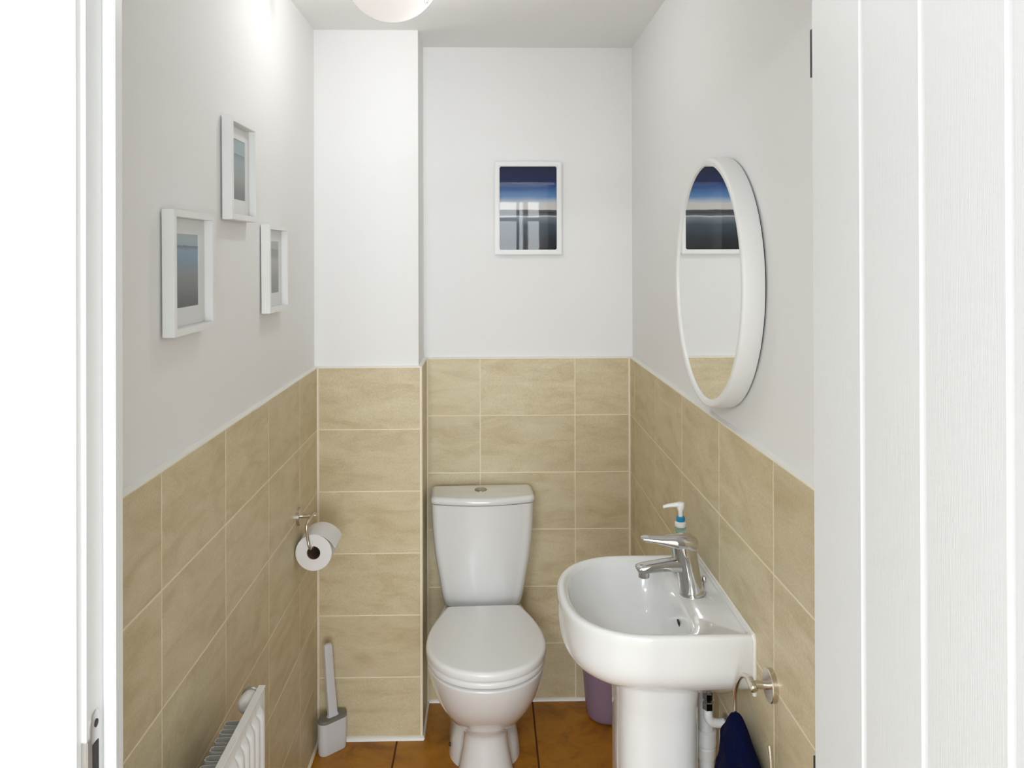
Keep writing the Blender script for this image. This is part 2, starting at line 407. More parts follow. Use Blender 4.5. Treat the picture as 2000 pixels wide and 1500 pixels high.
# the open door, hinged on the right lining
dr = thing('door_1', 'white grooved panel door standing open on the right', None, (.365, .8925, 0), 0, None, 'structure')
dr.rotation_euler = (0, -.0015, 0)
gy = [-.002, -.1190, -.2275, -.3405, -.4530, -.5650, -.6780, -.838]
for k, (a, b) in enumerate(zip(gy, gy[1:])):
    g = .0052; d = .0055
    pr = [(.04, a), (.04, b)]
    pr += [(0 if k == 6 else d, b), (0, b if k == 6 else b+g)]
    pr += [(0, a if k == 0 else a-g), (0.0001 if k == 0 else d, a)]
    bm = bmesh.new(); loft(bm, [[(x, y, .008) for x, y in pr], [(x, y, 1.975) for x, y in pr]]); fixn(bm)
    obj('board', bm, M['door'], dr)
for z0, z1 in ((1.7615, 1.8147), (.949, 1.0015), (.2, .2532)):
    h = obj('hinge', bbox(.0010, .040, -.0015, .0062, z0, z1), M['dark'], dr)
    tag(h, 'dark metal hinge leaf on the door edge')
lv = bmesh.new()
lathe(lv, [(.025, 0), (.025, -.006), (.022, -.008), (.010, -.009), (.010, -.045)], 24, 'X', (0, -.78, 1.0))
tube(lv, catmull([(-.04, -.78, 1.0), (-.047, -.765, 1.0), (-.048, -.70, 1.0), (-.046, -.66, .998)], 5), .008, 10)
obj('handle', fixn(lv), M['steel'], dr, True)

# sealant, corner beads and tile edging
seg = []
n_trim = 5
def bead(p0, p1, ex, ey, r, material, label, prof=None):
    global n_trim
    bm = bmesh.new(); sweep_profile(bm, prof or quarter(r), p0, p1, ex, ey)
    struct('trim_%d' % n_trim, bm, material, label, None, True); n_trim += 1
bead((XL, YR, 0), (XL, DF, 0), (1, 0, 0), (0, 0, 1), .007, M['corner'], 'sealant bead between floor and left wall')
bead((XL, DF, 0), (XB+.004, DF, 0), (0, -1, 0), (0, 0, 1), .011, M['seal'], 'white sealant bead along the bottom of the boxed casing')
bead((XB, DF-.004, 0), (XB, DB, 0), (1, 0, 0), (0, 0, 1), .007, M['seal'], 'sealant bead along the side of the boxed casing')
bead((XB, DB, 0), (XR, DB, 0), (0, -1, 0), (0, 0, 1), .009, M['seal'], 'white sealant bead between floor and back wall')
bead((XR, YR, 0), (XR, DB, 0), (-1, 0, 0), (0, 0, 1), .007, M['corner'], 'sealant bead between floor and right wall')
bead((XL, DF, 0), (XL, DF, 1.2), (1, 0, 0), (0, -1, 0), .0062, M['corner'], 'cream corner bead between left wall and casing')
bead((XB, DB, 0), (XB, DB, 1.2), (1, 0, 0), (0, -1, 0), .0055, M['corner'], 'cream corner bead between casing and back wall')
bead((XR, DB, 0), (XR, DB, 1.2), (-1, 0, 0), (0, -1, 0), .0062, M['corner'], 'cream corner bead between back and right walls')
bead((XB-.006, DF+.006, 0), (XB-.006, DF+.006, 1.2), (1, 0, 0), (0, -1, 0), .0075, M['corner'], 'cream edge trim on the outer corner of the casing', [(0, 0), (.0065, 0), (.0068, .004), (.005, .0062), (.002, .0068), (-.001, .0065), (-.001, 0)])
tp = [(0, 0), (.0108, 0), (.0104, .0014), (.006, .003), (0, .0045)]
bead((WL, YR, 1.2), (WL, WBX, 1.2), (1, 0, 0), (0, 0, 1), 0, M['seal'], 'white sealant along the tile top on the left wall', tp)
bead((WL, WBX, 1.2), (XB-T, WBX, 1.2), (0, -1, 0), (0, 0, 1), 0, M['seal'], 'white sealant along the tile top on the casing', tp)
bead((XB-T, WBX-T, 1.2), (XB-T, WBK, 1.2), (1, 0, 0), (0, 0, 1), 0, M['seal'], 'white sealant along the tile top on the casing side', tp)
bead((XB-T, WBK, 1.2), (WR, WBK, 1.2), (0, -1, 0), (0, 0, 1), 0, M['seal'], 'white sealant along the tile top on the back wall', tp)
bead((WR, YR, 1.2), (WR, WBK, 1.2), (-1, 0, 0), (0, 0, 1), 0, M['seal'], 'white sealant along the tile top on the right wall', tp)

# ------------------------------------------------------------------ toilet
def egg(yf, yc, yb, w, wb, z, n=2.15, N=32, rc=.02):
    """outline open at the back: front is a superellipse, sides run back to a straight edge with round corners"""
    pts = []
    for i in range(N+1):
        a = -PI/2 + (PI*i/N)                 # from left side through the front to right
        c, s = math.sin(a), math.cos(a)
        x = w*math.copysign(abs(c)**(2/n), c); y = yc-(yc-yf)*abs(s)**(2/n)
        pts.append((x, y, z))
    # right side back
    side = []
    K = 8
    p0, p1, p2 = Vector((w, yc)), Vector((w, yc+(yb-yc)*.42)), Vector((wb, yb))
    for i in range(1, K+1):
        t = i/K*.93
        q = p0*(1-t)**2 + p1*2*t*(1-t) + p2*t*t
        side.append((q.x, q.y))
    last = Vector(side[-1]); d = (p2-last)
    for t in (.45, .8):
        side.append((last.x+d.x*t, last.y+d.y*t))
    side.append((wb-rc*.35, yb+rc*.02)); side.append((wb-rc, yb+rc*.06))
    pts += [(x, y, z) for x, y in side]
    pts += [(x, y, z) for x, y in [(wb*.4, yb+rc*.08), (-wb*.4, yb+rc*.08)]]
    pts += [(-x, y, z) for x, y in side[::-1]]
    return pts

def inset_ring(ring, d):
    """shrink an outline horizontally by d along its vertex normals"""
    n = len(ring); out = []
    for i in range(n):
        a, b = Vector(ring[i-1]), Vector(ring[(i+1) % n]); t = (b-a); t.z = 0
        if t.length < 1e-9: out.append(ring[i]); continue
        t.normalize(); nrm = Vector((-t.y, t.x, 0))   # inward for counter-clockwise
        out.append(tuple(Vector(ring[i]) + nrm*d))
    return out

tl = thing('toilet', 'white close-coupled toilet with closed lid against the back wall', 'toilet', (-.013, 2.613, 0), math.radians(2.0))
secs = [  # z, yf, yc, yb, w, wb
    (.000, -.236, -.17, .13, .084, .080), (.035, -.237, -.17, .13, .079, .076), (.08, -.236, -.17, .13, .071, .07),
    (.120, -.235, -.165, .13, .0665, .066), (.142, -.238, -.165, .14, .068, .068), (.158, -.248, -.17, .14, .077, .075), (.178, -.272, -.18, .15, .092, .085),
    (.205, -.308, -.19, .155, .110, .095), (.245, -.352, -.20, .16, .133, .105), (.29, -.388, -.21, .165, .152, .113),
    (.335, -.412, -.22, .17, .1645, .118), (.368, -.424, -.225, .17, .1705, .12), (.3785, -.4265, -.225, .17, .172, .12)]
zs = catmull([(s[0], s[1], s[2]) for s in secs], 4); z2 = catmull([(s[3], s[4], s[5]) for s in secs], 4)
rings = [egg(a[1], a[2], b[0], b[1], b[2], a[0]) for a, b in zip(zs, z2)]
rings.append([(x, y, .3812) for x, y, z in inset_ring(rings[-1], .0025)]); rings.append([(x, y, .3832) for x, y, z in inset_ring(rings[-1], .007)])
bm = bmesh.new(); loft(bm, rings)
# spreading foot with its bolt hole
fsec = [(.000, -.170, -.05, .16, .112, .11), (.02, -.170, -.05, .16, .110, .108), (.055, -.162, -.05, .16, .104, .10), (.085, -.14, -.04, .16, .090, .085), (.098, -.12, -.03, .16, .070, .06)]
loft(bm, [egg(s[1], s[2], s[3], s[4], s[5], s[0]) for s in fsec]); fixn(bm)
pan = obj('pan', bm, M['ceramic'], tl, True, 60)
bm = bmesh.new(); lathe(bm, [(.006, 0), (.006, .004), (.003, .006)], 12, 'X', (0, 0, 0)); b_ = obj('bolt_hole', bm, M['dark'], tl); b_.location = (-.1055, -.10, .048); b_.rotation_euler = (0, 0, PI)

def slab(z0, z1, rad, front, w, back, wb, yc=-.235, n=2.1, N=40, r0=.001):
    base = egg(front, yc, back, w, wb, z0, n, N, .022)
    rs = [[(x, y, z0) for x, y, z in inset_ring(base, r0*.6)], [(x, y, z0+r0) for x, y, z in base]]
    k = 6
    for i in range(k+1):
        a = PI/2*i/k
        rs.append([(x, y, z1-rad+rad*math.sin(a)) for x, y, z in inset_ring(base, rad*1.3*(1-math.cos(a)))])
    rs.append([(x*.6, (y+.2)*.6-.2, z1+.001) for x, y, z in base])
    rs.append([(x*.1, (y+.2)*.1-.2, z1+.0015) for x, y, z in base])
    bm = bmesh.new(); loft(bm, rs); return fixn(bm)
obj('seat', slab(.3880, .4050, .008, -.425, .1725, .0, .110), M['seat'], tl, True, 50)
obj('lid', slab(.4084, .4315, .010, -.4275, .1755, .004, .118), M['seat'], tl, True, 50)
for s in (-1, 1):
    bm = bmesh.new(); lathe(bm, [(.009, -.02), (.010, -.018), (.010, .018), (.009, .02)], 16, 'X', (s*.075, .016, .405)); bar(bm, (s*.075, .016, .386), (s*.075, .016, .40), .010)
    obj('hinge', bm, M['seat'], tl, True)

def tank_ring(hw, yf, yb, bow, z, N=28, rc=.028):
    pts = []
    # front edge bowed, left to right
    for i in range(N+1):
        u = -1+2*i/N; x = u*(hw-rc)
        pts.append((x, yf+bow*u*u, z))
    for i in range(1, 7):
        a = -PI/2+PI/2*i/6*.96; pts.append((hw-rc+rc*math.cos(a), yf+bow+rc+rc*math.sin(a), z))
    r2 = .022
    for i in range(0, 5):
        a = PI/2*i/4; pts.append((hw-r2+r2*math.cos(a), yb-r2+r2*math.sin(a), z))
    L_ = [(-x, y, zz) for x, y, zz in pts[N+1:][::-1]]
    return pts + L_
tk = [(.398, .127, .052), (.415, .1315, .048), (.45, .1385, .044), (.515, .149, .040), (.565, .1575, .037), (.625, .164, .035), (.682, .168, .034), (.74, .170, .033)]
sm = catmull(tk, 4)
rings = [tank_ring(q[1], q[2], .200, .022, q[0]) for q in sm]
bm = bmesh.new(); loft(bm, rings); fixn(bm)
obj('cistern', bm, M['ceramic'], tl, True, 60)
base = tank_ring(.1735, .027, .203, .024, .7425)
rs = [[(x, y, .7425) for x, y, z in inset_ring(base, .003)], [(x, y, .7445) for x, y, z in base], [(x, y, .752) for x, y, z in base]]
for i in range(1, 8):
    a = PI/2*i/7; rs.append([(x, y, .752+.013*math.sin(a)) for x, y, z in inset_ring(base, .016*(1-math.cos(a)))])
rs.append([(x*.6, (y-.115)*.6+.115, .7672) for x, y, z in base]); rs.append([(x*.1, (y-.115)*.1+.115, .768) for x, y, z in base])
bm = bmesh.new(); loft(bm, rs); fixn(bm)
cl = obj('cistern_lid', bm, M['ceramic'], tl, True, 60)
bm = bmesh.new(); lathe(bm, [(.0215, .766), (.0215, .7695), (.0195, .7712), (.0165, .7712), (.0160, .7700), (.0155, .7710), (.008, .7722), (.001, .7725)], 32, 'Z', (-.005, .125, 0))
obj('flush_button', fixn(bm), M['button'], cl, True, 30)

# ------------------------------------------------------------------ wash basin on its pedestal
BC = Vector((.30, 1.716))
XE = XR-.0025                                # back edge against the tiles
def d_outline(ang, inset=0.):
    """distance from BC to the basin's D outline in direction ang"""
    c, s = math.cos(ang), math.sin(ang)
    xb = XE-BC.x-inset*0.4; hy = .2095-inset; ax = .150+.03-inset; xc = .03   # superellipse centre offset
    best = 10
    if c > 1e-6: best = min(best, xb/c)
    if abs(s) > 1e-6: best = min(best, hy/abs(s))
    if best*c >= xc: return best
    lo, hi = 0, .5
    for _ in range(40):
        t = (lo+hi)/2; u = (xc-t*c)/ax; v = t*abs(s)/hy
        if max(u, 0)**2.4 + v**2.4 < 1: lo = t
        else: hi = t
    return lo
def o_bowl(ang):
    c, s = math.cos(ang), math.sin(ang)
    xc = .02; hy = .184
    lo, hi = 0, .5
    for _ in range(40):
        t = (lo+hi)/2; x = t*c-xc
        a_ = .080 if x > 0 else .147; n = 7 if x > 0 else 2.5
        if (abs(x)/a_)**n + (t*abs(s)/hy)**n < 1: lo = t
        else: hi = t
    return lo
ANG = [2*PI*i/144 for i in range(144)]
ca = math.atan2(.2095, XE-BC.x)
ANG += [ca, -ca % (2*PI), ca-.004, ca+.004, (-ca-.004) % (2*PI), (-ca+.004) % (2*PI)]
ANG = sorted(set(round(a, 5) for a in ANG))
def P2(a, r, z): return (BC.x+r*math.cos(a), BC.y+r*math.sin(a), z)
bz = thing('wash_basin', 'white ceramic pedestal wash basin on the right wall', 'basin', (BC.x, BC.y, 0))
def loc(ring): return [(x-BC.x, y-BC.y, z) for x, y, z in ring]
R0 = [d_outline(a) for a in ANG]
def outer(k_in, z):
    """underside ring: pulled in from the rim by k_in, but staying against the wall"""
    out = []
    for a, r in zip(ANG, R0):
        x, y, _ = P2(a, r, z)
        cx_ = .41; fx_ = 1-k_in*(.62 if x < cx_ else .12)
        nx = cx_+(x-cx_)*fx_; ny = BC.y+(y-BC.y)*(1-k_in*.95)
        out.append((nx, ny, z))
    return out
prof = catmull([(.68, .668, 0), (.56, .684, 0), (.42, .703, 0), (.28, .717, 0), (.16, .730, 0), (.08, .745, 0), (.032, .764, 0), (.012, .79, 0), (.002, .828, 0)], 5)
rings = [loc(outer(p.x, p.y)) for p in prof]
def rim(ins, z): return loc([P2(a, d_outline(a, ins), z) for a in ANG])
rings += [rim(0, .8385), rim(.001, .8425), rim(.004, .8455), rim(.009, .8462), rim(.014, .8455), rim(.0175, .843), rim(.0195, .840)]
RD = [d_outline(a, .021) for a in ANG]; RB = [min(o_bowl(a), rd-.002) for a, rd in zip(ANG, RD)]
rings.append(loc([P2(a, r, .8388) for a, r in zip(ANG, RD)]))
rings.append(loc([P2(a, r+min(.006, (rd-r)*.6), .8385) for a, r, rd in zip(ANG, RB, RD)]))
bowl = catmull([(1.0, .8365, 0), (.985, .826, 0), (.955, .80, 0), (.90, .772, 0), (.80, .747, 0), (.64, .730, 0), (.44, .721, 0), (.2, .716, 0), (.085, .7145, 0)], 5)
def bowl_ring(k, z): return loc([(BC.x+.01*(1-k)+k*r*math.cos(a), BC.y+k*r*math.sin(a), z) for a, r in zip(ANG, RB)])
rings += [bowl_ring(p.x, p.y) for p in bowl]
bm = bmesh.new(); loft(bm, rings); fixn(bm)
obj('bowl', bm, M['ceramic'], bz, True, 75)
bm = bmesh.new(); lathe(bm, [(.021, .7135), (.021, .7165), (.018, .718), (.014, .717), (.002, .7175)], 24, 'Z', (.01, 0, 0)); obj('drain', fixn(bm), M['chrome'], bz, True)
o = obj('overflow_hole', bbox(-.002, .002, -.008, .008, -.0055, .0055, .0018, 2), M['dark'], bz); o.location = (.0955, -.05, .800); o.rotation_euler = (0, math.radians(-14), 0)
ped = []
for z, hx, hy in catmull([(0, .100, .115), (.03, .097, .11), (.12, .087, .10), (.35, .084, .098), (.6, .0845, .10), (.655, .086, .105), (.71, .092, .11)], 3):
    ring = []
    for i in range(48):
        a = 2*PI*i/48; c, s = math.cos(a), math.sin(a); n = 3.2
        ring.append((.053+hx*math.copysign(abs(c)**(2/n), c), hy*math.copysign(abs(s)**(2/n), s), z))
    ped.append(ring)
bm = bmesh.new(); loft(bm, ped); fixn(bm); obj('pedestal', bm, M['ceramic'], bz, True, 60)
# sealant between basin and tiles
bm = bmesh.new()
path = [(XE-BC.x, -.2085, .735), (XE-BC.x, -.2095, .80), (XE-BC.x, -.2095, .838), (XE-BC.x+.0003, -.205, .846), (XE-BC.x+.0003, .205, .846), (XE-BC.x, .2095, .838), (XE-BC.x, .2085, .76)]
tube(bm, path, .0042, 8); obj('sealant', bm, M['seal'], bz, True)

# mixer tap: body > lever, spout, aerator
TX = .437-BC.x
def sup(c, hy, hz, n=2.6, N=24, axis='X', tilt=0.):
    out = []
    for i in range(N):
        a = 2*PI*i/N; p, q = math.cos(a), math.sin(a)
        u = hy*math.copysign(abs(p)**(2/n), p); v = hz*math.copysign(abs(q)**(2/n), q)
        out.append((c[0]-v*tilt, c[1]+u, c[2]+v) if axis == 'X' else (c[0]+v, c[1]+u, c[2]-v*tilt))
    return out
bm = bmesh.new()
body = catmull([(TX, .838, .0268), (TX-.0005, .842, .0268), (TX-.002, .848, .0252), (TX-.005, .866, .0238), (TX-.010, .895, .0236), (TX-.0145, .922, .0242), (TX-.018, .944, .0245)], 3)
loft(bm, [sup((p.x, 0, p.y), p.z*.95, p.z, 2.1, 28, 'Z', -.2) for p in body]); fixn(bm)
tap = obj('mixer_tap', bm, M['chrome'], bz, True, 45); tag(tap, 'chrome single-lever mixer tap on the basin deck')
bm = bmesh.new()
loft(bm, [sup((x, 0, z), hy, hz, 2.8, 24, 'X', t) for x, z, hy, hz, t in [
    (TX-.015, .901, .019, .016, 0), (TX-.035, .902, .0175, .0145, 0), (TX-.06, .901, .0165, .012, 0), (TX-.09, .8975, .0165, .0105, .1), (TX-.108, .895, .0165, .0095, .3), (TX-.1165, .8935, .0150, .0075, .5), (TX-.1195, .8930, .0115, .004, .6)]]); fixn(bm)
obj('spout', bm, M['chrome'], tap, True, 50)
bm = bmesh.new(); lathe(bm, [(.0118, .891), (.0118, .877), (.0105, .8755), (.008, .8755), (.0078, .879)], 24, 'Z', (TX-.104, 0, 0)); obj('aerator', fixn(bm), M['chrome'], tap, True, 40)
bm = bmesh.new()
loft(bm, [sup((x, 0, z), hy, hz, 3.0, 24, 'X', t) for x, z, hy, hz, t in [
    (TX+.0075, .9430, .010, .0065, -.3), (TX+.0065, .9440, .0185, .0125, -.25), (TX-.004, .9480, .0235, .0160, -.15), (TX-.020, .9505, .0245, .0158, 0), (TX-.040, .9515, .0215, .0125, .1), (TX-.062, .9540, .0175, .0090, .15), (TX-.086, .9565, .0145, .0066, .2), (TX-.103, .9580, .0125, .0052, .2), (TX-.1095, .9582, .0085, .0030, .2)]]); fixn(bm)
obj('lever', bm, M['chrome'], tap, True, 50)
bm = bmesh.new(); bar(bm, (TX+.028, .012, .838), (TX+.028, .012, .860), .0028, 10); lathe(bm, [(.003, .858), (.0052, .861), (.0052, .869), (.003, .872)], 14, 'Z', (TX+.028, .012, 0)); obj('pop_up_rod', fixn(bm), M['chrome'], tap, True)

# ------------------------------------------------------------------ soap dispenser on the basin deck
sd = thing('soap_dispenser', 'clear pump soap bottle with blue collar behind the basin tap', 'soap bottle', (.442, 1.842, .8395))
bm = bmesh.new(); lathe(bm, [(.0195, 0), (.021, .003), (.021, .045), (.0195, .060), (.0155, .072), (.0115, .080), (.0105, .088)], 28); obj('bottle', fixn(bm), M['bottle'], sd, True, 50)
bm = bmesh.new(); lathe(bm, [(.0125, .0895), (.0128, .091), (.0128, .093), (.0118, .0945), (.0118, .096), (.0128, .0975), (.0128, .0995), (.012, .101)], 24); obj('neck_ring', fixn(bm), M['bottle'], sd, True, 30)
bm = bmesh.new(); lathe(bm, [(.0122, .1012), (.0130, .103), (.0128, .110), (.010, .1125), (.0098, .113)], 24); obj('cap', fixn(bm), M['pump'], sd, True, 40)
bm = bmesh.new(); lathe(bm, [(.0092, .1128), (.0098, .114), (.0098, .1225), (.0085, .124), (.006, .124)], 24); obj('collar', fixn(bm), M['teal'], sd, True, 40)
bm = bmesh.new(); lathe(bm, [(.0048, .1235), (.0052, .136), (.0085, .144), (.0095, .152), (.0085, .1555), (.003, .157)], 20)
loft(bm, [sup((x, 0, z), hy, hz, 2.6, 16) for x, z, hy, hz in [(.004, .1505, .0075, .0055), (-.010, .1510, .0065, .0050), (-.028, .1490, .0050, .0038), (-.040, .1462, .0040, .0030)]])
obj('pump', fixn(bm), M['pump'], sd, True, 50)

# ------------------------------------------------------------------ pipework under the basin
wp = thing('waste_pipe', 'white plastic waste pipe running down behind the basin pedestal', 'pipe', (.470, 1.732, 0))
bm = bmesh.new(); bar(bm, (0, 0, .12), (0, 0, .668), .0165, 20); obj('pipe', bm, M['plastic'], wp, True)
bm = bmesh.new(); lathe(bm, [(.018, .48), (.0195, .484), (.0195, .503), (.018, .505), (.018, .508), (.0215, .511), (.0215, .540), (.018, .543)], 24); obj('coupling', fixn(bm), M['plastic'], wp, True, 30)
bm = bmesh.new(); tube(bm, catmull([(0, 0, .13), (0, -.004, .10), (.012, 0, .075), (.03, 0, .07), (.050, 0, .07)], 6), .0165, 18); obj('bend', bm, M['plastic'], wp, True)

sv = thing('supply_pipe', 'white elbow with chrome fittings feeding the basin from the wall', 'pipe', (XR, 1.690, .578))
bm = bmesh.new(); lathe(bm, [(.020, 0), (.020, -.004), (.014, -.007), (.010, -.008)], 24, 'X'); obj('wall_flange', fixn(bm), M['chrome'], sv, True, 30)
bm = bmesh.new(); tube(bm, catmull([(-.004, 0, 0), (-.022, 0, 0), (-.034, 0, .004), (-.040, 0, .014), (-.040, 0, .030)], 6), .0095, 16); obj('elbow', bm, M['plastic'], sv, True)
bm = bmesh.new(); lathe(bm, [(.010, .029), (.012, .031), (.012, .045), (.009, .047), (.009, .050), (.0115, .052), (.0115, .064), (.007, .066)], 6, 'Z', (-.040, 0, 0)); obj('compression_nut', fixn(bm), M['chrome'], sv, False)
bm = bmesh.new(); bar(bm, (-.040, 0, .064), (-.040, .004, .076), .006, 14); obj('riser', bm, M['steel'], sv, True)
bm = bmesh.new(); bar(bm, (-.016, -.0, -.008), (-.016, 0, -.05), .0018, 8); lathe(bm, [(.006, -.010), (.007, -.006), (.007, .004)], 14, 'Z', (-.016, 0, 0)); obj('valve_stem', fixn(bm), M['steel'], sv, True)

# ------------------------------------------------------------------ waste bin
wb_ = thing('waste_bin', 'translucent purple plastic waste bin in the corner behind the basin', 'bin', (.407, 2.740, .001))
bm = bmesh.new(); lathe(bm, [(.060, 0), (.068, .003), (.0725, .012), (.0775, .06), (.0850, .16), (.0905, .235), (.0925, .240), (.0925, .244), (.0895, .244), (.0885, .238), (.083, .16), (.0755, .06), (.070, .012), (.064, .007), (.01, .006)], 40); obj('body', fixn(bm), M['purple'], wb_, True, 50)
bm = bmesh.new(); lathe(bm, [(.0905, .2415), (.0935, .242), (.0945, .246), (.0930, .2495), (.0905, .2490)], 40, cap=False); obj('rim', fixn(bm), M['purple'], wb_, True, 50)

# ------------------------------------------------------------------ round mirror
mc = (1.735, 1.504)
mr_ = thing('wall_mirror', 'round mirror in a deep white frame on the right wall', 'mirror', (WR, mc[0], mc[1]))
bm = bmesh.new(); lathe(bm, [(.258, 0), (.258, -.006)], 72, 'X'); obj('shadow_back_plate', fixn(bm), M['dark'], mr_)  # dark backing disc, standing in for the shadow line between frame and wall
# frame: profile ring (x towards the wall = 0)
pr = [(.2665, -.0045), (.2672, -.006), (.2672, -.0405), (.2660, -.0445), (.2630, -.0462), (.2600, -.0462), (.2545, -.0458), (.2508, -.0440), (.2500, -.0405), (.2400, -.0395), (.2400, -.0045)]
bm = bmesh.new(); lathe(bm, pr+[pr[0]], 96, 'X', cap=False); bmesh.ops.remove_doubles(bm, verts=bm.verts[:], dist=1e-5); obj('frame', fixn(bm), M['frame'], mr_, True, 50)
bm = bmesh.new(); lathe(bm, [(.2498, -.0398), (.2498, -.0412)], 96, 'X'); obj('mirror_glass', fixn(bm), M['mirror'], mr_)

# ------------------------------------------------------------------ pictures
def uvplane(bm, pts):
    vs = [bm.verts.new(p) for p in pts]; f = bm.faces.new(vs); uv = bm.loops.layers.uv.new('UVMap')
    for l, c in zip(f.loops, ((0, 0), (1, 0), (1, 1), (0, 1))): l[uv].uv = c
    return bm
def framed(name, label, loc, rz, w, h, depth, bw, glass_in, art_m, aw, ah, glass_m, group=None, bev=.0012, mount=True, tilt=0., ashift=0.):
    """local: x along the wall, z up, -y out of the wall; hangs a hair off the plaster"""
    t = thing(name, label, 'picture', loc, rz, group); t.rotation_euler = (tilt, 0, rz)
    y1 = -.0035; y0 = y1-depth
    bm = bmesh.new()
    sec = [(0, y1), (0, y0), (bw, y0), (bw, y1)]
    for n_, (a, b) in enumerate((((-w/2, -h/2), (w/2, -h/2)), ((w/2, -h/2), (w/2, h/2)), ((w/2, h/2), (-w/2, h/2)), ((-w/2, h/2), (-w/2, -h/2)))):
        d = Vector((b[0]-a[0], b[1]-a[1])).normalized(); inn = Vector((-d.y, d.x))
        r0, r1 = [], []
        for u, y in sec:
            p = Vector(a)+inn*u+d*u; q = Vector(b)+inn*u-d*u
            r0.append((p.x, y, p.y)); r1.append((q.x, y, q.y))
        loft(bm, [r0, r1], False, False)
    bmesh.ops.remove_doubles(bm, verts=bm.verts[:], dist=1e-5); fixn(bm)
    if bev: bmesh.ops.bevel(bm, geom=[e for e in bm.edges if e.calc_face_angle(0) > .5], offset=bev, segments=2, affect='EDGES')
    obj('frame', bm, M['frame'], t)
    gi = y0+glass_in
    obj('backing', bbox(-w/2+bw*.6, w/2-bw*.6, gi+.004, y1-.001, -h/2+bw*.6, h/2-bw*.6), M['dark'], t)
    if mount: 
        bm = bmesh.new(); W, H = w/2-bw-.0003, h/2-bw-.0003; A, B = aw/2, ah/2; s = ashift
        o_ = [(-W, -H), (W, -H), (W, H), (-W, H)]; i_ = [(-A, -B+s), (A, -B+s), (A, B+s), (-A, B+s)]
        loft(bm, [[(x, gi+.0035, z) for x, z in o_], [(x, gi+.0015, z) for x, z in o_], [(x, gi+.0015, z) for x, z in i_], [(x*.99, gi+.0028, z) for x, z in i_]], False, False); fixn(bm)
        obj('mount', bm, M['mat_board'], t)
    obj('print', uvplane(bmesh.new(), [(-aw/2, gi+.0029, -ah/2+ashift), (aw/2, gi+.0029, -ah/2+ashift), (aw/2, gi+.0029, ah/2+ashift), (-aw/2, gi+.0029, ah/2+ashift)]), art_m, t)
    obj('glass', bbox(-w/2+bw+.0004, w/2-bw-.0004, gi-.0012, gi+.0003, -h/2+bw+.0004, h/2-bw-.0004), glass_m, t)
    return t
c = srgb
A_back = art('seascape_print', [(0, c(14, 16, 20)), (.12, c(30, 36, 44)), (.30, c(62, 74, 88)), (.385, c(120, 128, 138)), (.40, c(196, 194, 192)), (.415, c(80, 88, 96)), (.455, c(70, 76, 84)), (.49, c(212, 206, 198)), (.56, c(206, 206, 208)), (.64, c(92, 136, 186)), (.76, c(40, 78, 138)), (.82, c(26, 38, 84)), (1, c(18, 26, 58))], (.475, .025, .05), c(46, 46, 52), .02)
A1 = art('misty_shore_print', [(0, c(88, 94, 92)), (.10, c(104, 108, 105)), (.38, c(146, 150, 146)), (.62, c(140, 160, 162)), (.72, c(118, 148, 154)), (.76, c(150, 172, 174)), (1, c(140, 166, 170))], (.755, .04, .05), c(100, 120, 124), .03)
A2 = art('blue_bay_print', [(0, c(66, 70, 70)), (.14, c(92, 96, 94)), (.40, c(126, 130, 128)), (.66, c(120, 146, 166)), (.78, c(128, 156, 178)), (.83, c(150, 170, 182)), (1, c(168, 180, 184))], (.835, .06, .06), c(84, 100, 112), .05)
A3 = art('grey_hills_print', [(0, c(120, 122, 120)), (.30, c(140, 142, 140)), (.52, c(166, 167, 164)), (.62, c(170, 171, 168)), (.74, c(138, 140, 138)), (.86, c(166, 168, 166)), (1, c(172, 174, 172))], (.84, .10, .16), c(134, 137, 136), .07)
framed('picture_frame', 'blue and grey seascape in a white frame on the back wall', (.1455, WBK, 1.7268), 0, .235, .3265, .016, .0172, .006, A_back, .2005, .2920, M['glass'], None, .003, False)
GP = 'small white box frames on the left wall'
for lab, yc, zc, wd, am in (('white box frame with a misty teal print, topmost of the three on the left wall', 1.801, 1.750, .186, A1),
                            ('white box frame with a blue bay print, nearest the door on the left wall', 1.4965, 1.533, .205, A2),
                            ('white box frame with a grey hills print, nearest the boxed corner', 2.0965, 1.530, .188, A3)):
    framed('picture_frame', lab, (WL, yc, zc), PI/2, wd, .221, .0215, .0125, .0145, am, .110*wd/.19, .133, M['thin'], GP, .0008, True, math.radians(-.3), .003)

# ------------------------------------------------------------------ toilet roll on its holder
hd = thing('toilet_roll_holder', 'brushed metal toilet roll holder on the left tiled wall', 'holder', (XL, 2.35, .809))
bm = bmesh.new(); lathe(bm, [(.0265, 0), (.0265, .008), (.0255, .0095), (.001, .0096)], 32, 'X'); obj('rosette', fixn(bm), M['nickel'], hd, True, 30)
bm = bmesh.new(); bar(bm, (.009, 0, 0), (.050, 0, .002), .0055, 16); lathe(bm, [(.001, .0485), (.0065, .049), (.0065, .053), (.001, .054)], 16, 'X', (0, 0, .002)); obj('post', fixn(bm), M['nickel'], hd, True, 40)
# hanging bar: from the post towards the viewer, down and back through the core
bm = bmesh.new()
tube(bm, catmull([(.047, .004, .008), (.044, -.030, .006), (.041, -.058, .001), (.0395, -.066, -.012), (.043, -.066, -.045), (.0475, -.066, -.066), (.0510, -.056, -.0735), (.052, -.04, -.0735), (.052, .058, -.0735)], 7), .0042, 12); obj('bar', bm, M['nickel'], hd, True)

